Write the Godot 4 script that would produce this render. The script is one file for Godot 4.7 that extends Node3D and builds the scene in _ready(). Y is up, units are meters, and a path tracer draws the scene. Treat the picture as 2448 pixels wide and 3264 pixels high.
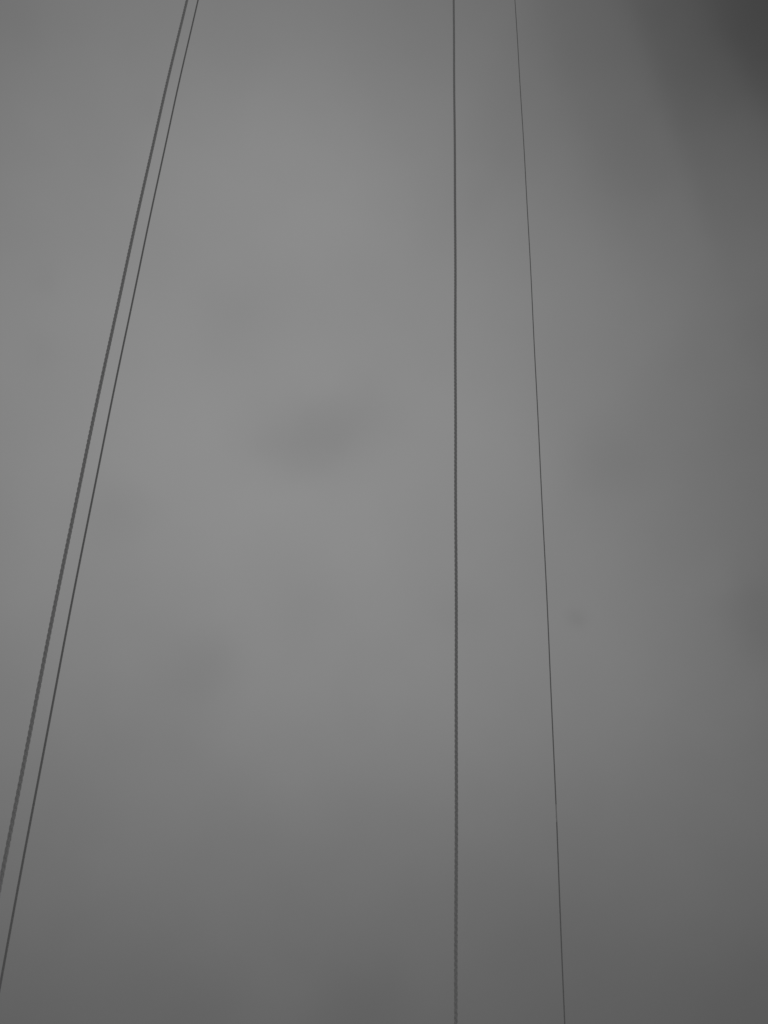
extends Node3D
# Four overhead lines seen from below against a closed, grey overcast sky.
# The photographer leans back under the lines: the top of the picture looks towards -z.

const EXPOSURE := 0.3
const EYE := Vector3(0, 1.6, 0)

# Cloud masses: direction x, y, z, angular size (rad), log brightness.
const CLOUDS := [
	[0.294, 0.783, -0.548, 0.261, 0.582],
	[0.052, 0.968, -0.246, 0.243, 0.636],
	[-0.150, 0.776, -0.613, 0.189, 0.400],
	[-0.374, 0.447, -0.813, 0.105, -0.930],
	[-0.449, 0.685, -0.573, 0.087, -0.228],
	[-0.016, 0.995, 0.097, 0.442, -0.473],
	[0.135, 0.620, -0.773, 0.157, 0.289],
	[-0.250, 0.921, -0.299, 0.141, 0.269],
	[0.3149, 0.9491, 0.0000, 0.070, -0.130],
	[-0.3532, 0.9353, -0.0197, 0.060, -0.130],
	# small dark wisps and patches
	[0.3357, 0.5470, -0.7669, 0.024, -0.059],
	[0.1538, 0.5958, -0.7883, 0.035, -0.036],
	[0.2324, 0.6191, -0.7501, 0.010, -0.030],
	[-0.1056, 0.6545, -0.7487, 0.030, -0.047],
	[0.1556, 0.7621, -0.6285, 0.030, -0.041],
	[-0.2185, 0.8288, -0.5152, 0.030, -0.070],
	[0.1811, 0.9309, -0.3172, 0.026, -0.059],
	[0.1548, 0.9283, -0.3380, 0.022, -0.030],
	[0.0807, 0.9186, -0.3868, 0.032, -0.036],
	[-0.0742, 0.9167, -0.3926, 0.025, -0.023],
	[0.2648, 0.8528, -0.4502, 0.026, -0.047],
	[-0.3551, 0.8513, -0.3863, 0.018, -0.070],
	[-0.3583, 0.8623, -0.3579, 0.020, -0.070],
	[-0.1918, 0.9032, -0.3839, 0.007, -0.070],
	[0.3252, 0.7091, -0.6256, 0.010, -0.023],
	[0.3287, 0.7517, -0.5717, 0.010, -0.023],
	[0.1586, 0.9870, -0.0267, 0.028, -0.053],
	[0.0034, 0.9990, -0.0435, 0.030, -0.041],
	[0.1212, 0.8391, -0.5304, 0.024, -0.041],
	[0.0890, 0.8387, -0.5372, 0.026, -0.064],
	[0.0568, 0.8349, -0.5474, 0.026, -0.064],
	[0.0224, 0.8249, -0.5648, 0.025, -0.047],
	[-0.2050, 0.6537, -0.7285, 0.035, -0.053],
	[-0.1327, 0.5925, -0.7946, 0.030, -0.036],
]
# Soft folds of the cloud deck: normal of the fold's plane, direction of its middle, reach, softness, log step.
const FOLDS := [
	[Vector3(-0.8844, -0.4366, -0.1652), Vector3(-0.1305, 0.5710, -0.8105), 0.13, 0.008, -0.09],
	[Vector3(-0.8667, -0.4866, -0.1094), Vector3(-0.2290, 0.5831, -0.7794), 0.11, 0.0055, -0.16],
	[Vector3(-0.7829, -0.6061, -0.1406), Vector3(-0.3027, 0.5685, -0.7649), 0.085, 0.0055, -0.15],
]


func _ready() -> void:
	# --- camera
	var cam := Camera3D.new()
	cam.name = "camera"
	cam.fov = 55.0
	cam.near = 0.05
	cam.far = 6000.0
	cam.keep_aspect = Camera3D.KEEP_HEIGHT
	var b := Basis(Vector3(-0.9992229, -0.0189723, -0.0345494), Vector3(0.0394158, -0.4809624, -0.8758548), Vector3(0, -0.8765359, 0.4813364)).orthonormalized()
	cam.transform = Transform3D(b, EYE)
	add_child(cam)
	cam.current = true

	# --- sky, exposure
	var pano := PanoramaSkyMaterial.new()
	pano.panorama = ImageTexture.create_from_image(overcast(2048, 1024))
	pano.filter = true
	var sky := Sky.new()
	sky.sky_material = pano
	var env := Environment.new()
	env.background_mode = Environment.BG_SKY
	env.sky = sky
	env.tonemap_mode = Environment.TONE_MAPPER_LINEAR
	env.tonemap_exposure = EXPOSURE
	env.sdfgi_enabled = true
	env.ssao_enabled = true
	env.ssil_enabled = true
	var we := WorldEnvironment.new()
	we.name = "environment"
	we.environment = env
	add_child(we)

	# --- the sun, spread wide by the overcast
	var sun := DirectionalLight3D.new()
	sun.name = "sun"
	sun.light_energy = 0.45
	sun.light_angular_distance = 25.0
	sun.shadow_enabled = true
	sun.rotation_degrees = Vector3(-58, 35, 0)
	add_child(sun)

	build_ground()
	build_lines()


# ------------------------------------------------------------------ sky
func overcast(w: int, h: int) -> Image:
	var base := 0.127 / EXPOSURE
	var blobs: Array = CLOUDS.duplicate()
	# the same kind of cloud goes on all round
	var rng := RandomNumberGenerator.new()
	rng.seed = 41
	var seen := Vector3(0, 0.877, -0.481)
	var placed := 0
	while placed < 26:
		var a := rng.randf() * TAU
		var y := rng.randf_range(0.05, 0.97)
		var d := Vector3(cos(a) * sqrt(1.0 - y * y), y, sin(a) * sqrt(1.0 - y * y))
		if d.angle_to(seen) < 1.0:
			continue
		blobs.append([d.x, d.y, d.z, rng.randf_range(0.13, 0.3), rng.randf_range(0.25, 0.65)])
		placed += 1
	var n := FastNoiseLite.new()
	n.seed = 7
	n.noise_type = FastNoiseLite.TYPE_SIMPLEX_SMOOTH
	n.frequency = 3.2
	n.fractal_type = FastNoiseLite.FRACTAL_FBM
	n.fractal_octaves = 4
	n.fractal_gain = 0.5
	var ragged := FastNoiseLite.new()
	ragged.seed = 19
	ragged.noise_type = FastNoiseLite.TYPE_SIMPLEX_SMOOTH
	ragged.frequency = 9.0
	ragged.fractal_type = FastNoiseLite.FRACTAL_FBM
	ragged.fractal_octaves = 3
	var cx := PackedFloat32Array(); var cy := PackedFloat32Array(); var cz := PackedFloat32Array()
	var ck := PackedFloat32Array(); var ca := PackedFloat32Array()
	for q in blobs:
		var c := Vector3(q[0], q[1], q[2]).normalized()
		cx.append(c.x); cy.append(c.y); cz.append(c.z)
		ck.append(1.0 / (q[3] * q[3])); ca.append(q[4])
	var data := PackedFloat32Array()
	data.resize(w * h * 3)
	var i := 0
	for r in h:
		var el := PI * 0.5 - (r + 0.5) / h * PI
		var dy := sin(maxf(el, 0.0))
		var ce := cos(maxf(el, 0.0))
		var near := PackedInt32Array()
		for k in ca.size():
			if (dy - cy[k]) * (dy - cy[k]) * 0.5 * ck[k] < 12.0:
				near.append(k)
		for c in w:
			if el < -0.02:
				data[i] = base; data[i + 1] = base; data[i + 2] = base
				i += 3
				continue
			var az := TAU * ((c + 0.5) / w - 0.25)
			var dx := cos(az) * ce
			var dz := sin(az) * ce
			var tone := n.get_noise_3d(dx, dy, dz)
			# ragged outlines: the cloud shapes are looked up a little aside
			var wx := dx + 0.010 * ragged.get_noise_3d(dx, dy, dz)
			var wy := dy + 0.010 * ragged.get_noise_3d(dx + 7.0, dy, dz)
			var wz := dz + 0.010 * ragged.get_noise_3d(dx, dy + 7.0, dz)
			var wl := 1.0 / sqrt(wx * wx + wy * wy + wz * wz)
			wx *= wl; wy *= wl; wz *= wl
			var s := 0.0
			for k in near:
				var e := (1.0 - (wx * cx[k] + wy * cy[k] + wz * cz[k])) * ck[k]
				if e < 9.0:
					s += ca[k] * exp(-e)
			for f in FOLDS:
				var m: Vector3 = f[1]
				var e2: float = (1.0 - (wx * m.x + wy * m.y + wz * m.z)) / (f[2] * f[2])
				if e2 < 9.0:
					var pn: Vector3 = f[0]
					s += f[4] * exp(-e2) / (1.0 + exp(-(lerpf(dx, wx, 0.15) * pn.x + lerpf(dy, wy, 0.15) * pn.y + lerpf(dz, wz, 0.15) * pn.z) / f[3]))
			s += 0.06 * tone
			var v := base * exp(s)
			data[i] = v; data[i + 1] = v; data[i + 2] = v
			i += 3
	return Image.create_from_data(w, h, false, Image.FORMAT_RGBF, data.to_byte_array())


# ------------------------------------------------------------------ ground
func build_ground() -> void:
	var m := StandardMaterial3D.new()
	var nz := FastNoiseLite.new()
	nz.seed = 3
	nz.frequency = 0.02
	nz.fractal_octaves = 5
	var ramp := Gradient.new()
	ramp.colors = PackedColorArray([Color(0.66, 0.66, 0.66), Color(0.73, 0.73, 0.73)])
	var t := NoiseTexture2D.new()
	t.width = 512; t.height = 512
	t.seamless = true
	t.noise = nz
	t.color_ramp = ramp
	m.albedo_texture = t
	m.uv1_triplanar = true
	m.uv1_world_triplanar = true
	m.uv1_scale = Vector3(0.13, 0.13, 0.13)
	m.roughness = 0.95
	var p := PlaneMesh.new()
	p.size = Vector2(4000, 4000)
	var g := MeshInstance3D.new()
	g.name = "ground"
	g.mesh = p
	g.material_override = m
	g.set_meta("kind", "structure")
	g.set_meta("label", "plain pale grey ground under the overhead lines")
	g.set_meta("category", "ground")
	add_child(g)


# ------------------------------------------------------------------ the lines
func line_point(w: Dictionary, z: float) -> Vector3:
	# a slight bow where the line passes overhead, straight beyond; a shallow sag along the span
	var u: float = z / w.h
	var uc := clampf(u, -1.7, 0.15)
	var q: Array = w.bow
	var x: float = q[0] * uc * uc + q[1] * uc + q[2] + (2.0 * q[0] * uc + q[1]) * (u - uc)
	# slightly uneven tension and old bends
	var wx: float = 0.0016 * sin(z * 1.3 + 2.0 * w.h) + 0.0009 * sin(z * 3.7 + 5.0 * w.h)
	var wy: float = 0.0020 * sin(z * 1.1 + 3.0 * w.h)
	return EYE + Vector3(x * w.h + wx, w.h + wy, z)


# A ring of radius r + lobes, swept along the line. phase0 < 0: a plain lobed wire about the axis;
# else a strand whose own centre winds round the axis at radius off.
func sweep(w: Dictionary, z0: float, z1: float, step: float, sides: int, r: float, off: float, lay: float, phase: float, lobes: int, lobe_depth: float) -> ArrayMesh:
	var cnt := int(ceil((z1 - z0) / step)) + 1
	var vs := PackedVector3Array(); var ns := PackedVector3Array(); var uv := PackedVector2Array(); var ix := PackedInt32Array()
	vs.resize(cnt * (sides + 1)); ns.resize(cnt * (sides + 1)); uv.resize(cnt * (sides + 1))
	var origin: Vector3 = line_point(w, 0.0)
	var k := 0
	for i in cnt:
		var z := minf(z0 + i * step, z1)
		var c := line_point(w, z) - origin
		var t := (line_point(w, z + 0.05) - line_point(w, z - 0.05)).normalized()
		var a := t.cross(Vector3.UP).normalized()
		var bb := a.cross(t).normalized()
		# the lay is never quite even
		var th: float = TAU * z / lay + phase + 0.5 * sin(z * 2.3 + w.h) + 0.3 * sin(z * 6.1 + 1.7 * w.h)
		c += (a * cos(th) + bb * sin(th)) * off
		for j in sides + 1:
			var al := TAU * j / sides
			var rr := r
			if lobes > 0:
				rr -= lobe_depth * r * (0.5 - 0.5 * cos(lobes * (al - th)))
			var nrm := a * cos(al) + bb * sin(al)
			vs[k] = c + nrm * rr
			ns[k] = nrm
			uv[k] = Vector2(float(j) / sides, z * 4.0)
			k += 1
	for i in cnt - 1:
		for j in sides:
			var p := i * (sides + 1) + j
			var p2 := p + sides + 1
			ix.append_array(PackedInt32Array([p, p + 1, p2, p + 1, p2 + 1, p2]))
	var arr := []
	arr.resize(Mesh.ARRAY_MAX)
	arr[Mesh.ARRAY_VERTEX] = vs
	arr[Mesh.ARRAY_NORMAL] = ns
	arr[Mesh.ARRAY_TEX_UV] = uv
	arr[Mesh.ARRAY_INDEX] = ix
	var me := ArrayMesh.new()
	me.add_surface_from_arrays(Mesh.PRIMITIVE_TRIANGLES, arr)
	return me


func metal(col_a: Color, col_b: Color, rough: float, metallic: float, sd: int) -> StandardMaterial3D:
	var nz := FastNoiseLite.new()
	nz.seed = sd
	nz.frequency = 0.05
	nz.fractal_octaves = 4
	var ramp := Gradient.new()
	ramp.colors = PackedColorArray([col_a, col_b])
	var t := NoiseTexture2D.new()
	t.width = 256; t.height = 256
	t.seamless = true
	t.noise = nz
	t.color_ramp = ramp
	var m := StandardMaterial3D.new()
	m.albedo_texture = t
	m.roughness = rough
	m.metallic_specular = 0.3
	m.metallic = metallic
	return m


func build_lines() -> void:
	var jacket := metal(Color(0.64, 0.64, 0.64), Color(0.82, 0.82, 0.82), 0.8, 0.0, 11)
	var bare := metal(Color(0.58, 0.58, 0.58), Color(0.68, 0.68, 0.68), 0.7, 0.0, 12)
	var z0 := -34.0
	var z1 := 24.0
	# h: height above the eye; bow: x / h as a function of z / h; d: diameter over all
	var low_cable := {"h": 5.8, "bow": [-0.01398, -0.02130, 0.34929], "d": 0.0256}
	var low_wire := {"h": 5.95, "bow": [-0.01319, -0.01987, 0.33200], "d": 0.0142}
	var high_cable := {"h": 7.0, "bow": [0.00215, 0.00138, -0.08330], "d": 0.0256}
	var high_wire := {"h": 7.1, "bow": [0.00603, 0.00831, -0.18173], "d": 0.0094}
	twisted_cable(low_cable, jacket, z0, z1, "thick twisted three-strand cable running close beside a medium plain wire")
	twisted_cable(high_cable, jacket, z0, z1, "twisted three-strand cable running alone, between the paired lines and the hairline wire")
	single_wire(low_wire, bare, z0, z1, "medium straight wire running close beside the thick twisted cable")
	single_wire(high_wire, bare, z0, z1, "thinnest hairline wire with a short pale stretch, well apart from the lone twisted cable", -1.585, -1.465)


func twisted_cable(w: Dictionary, mat: Material, z0: float, z1: float, label: String) -> void:
	var root := Node3D.new()
	root.name = "twisted_cable"
	add_child(root, true)
	if root.name != "twisted_cable":
		root.name = "twisted_cable_001"
	root.position = line_point(w, 0.0)
	root.set_meta("label", label)
	root.set_meta("category", "cable")
	root.set_meta("group", "overhead lines crossing the sky")
	var d: float = w.d
	var rs := d * 0.295
	var lay := d * 4.5
	for k in 3:
		var s := MeshInstance3D.new()
		s.name = "strand" if k == 0 else "strand_%03d" % k
		s.mesh = sweep(w, z0, z1, lay / 12.0, 8, rs, d * 0.205, lay, TAU * k / 3.0, 0, 0.0)
		s.material_override = mat
		root.add_child(s, true)


func single_wire(w: Dictionary, mat: Material, z0: float, z1: float, label: String, sleeve_from := 0.0, sleeve_to := 0.0) -> void:
	var d: float = w.d
	# seven-wire strand: six shallow lobes winding round
	var o := MeshInstance3D.new()
	o.mesh = sweep(w, z0, z1, d * 1.0, 18, d * 0.5, 0.0, d * 12.0, 0.0, 6, 0.1)
	o.material_override = mat
	var root: Node3D = o
	if sleeve_to != sleeve_from:
		root = Node3D.new()
		o.name = "wire"
		root.add_child(o, true)
		# a short pale sleeve wrapped tightly round the wire
		var sl := MeshInstance3D.new()
		sl.name = "sleeve"
		sl.mesh = sweep(w, sleeve_from, sleeve_to, d, 18, d * 0.53, 0.0, d * 12.0, 0.0, 0, 0.0)
		sl.material_override = metal(Color(0.72, 0.72, 0.72), Color(0.88, 0.88, 0.88), 0.7, 0.0, 13)
		sl.set_meta("label", "short pale sleeve on the thin wire")
		root.add_child(sl, true)
	root.name = "overhead_wire"
	add_child(root, true)
	if root.name != "overhead_wire":
		root.name = "overhead_wire_001"
	root.position = line_point(w, 0.0)
	root.set_meta("label", label)
	root.set_meta("category", "wire")
	root.set_meta("group", "overhead lines crossing the sky")
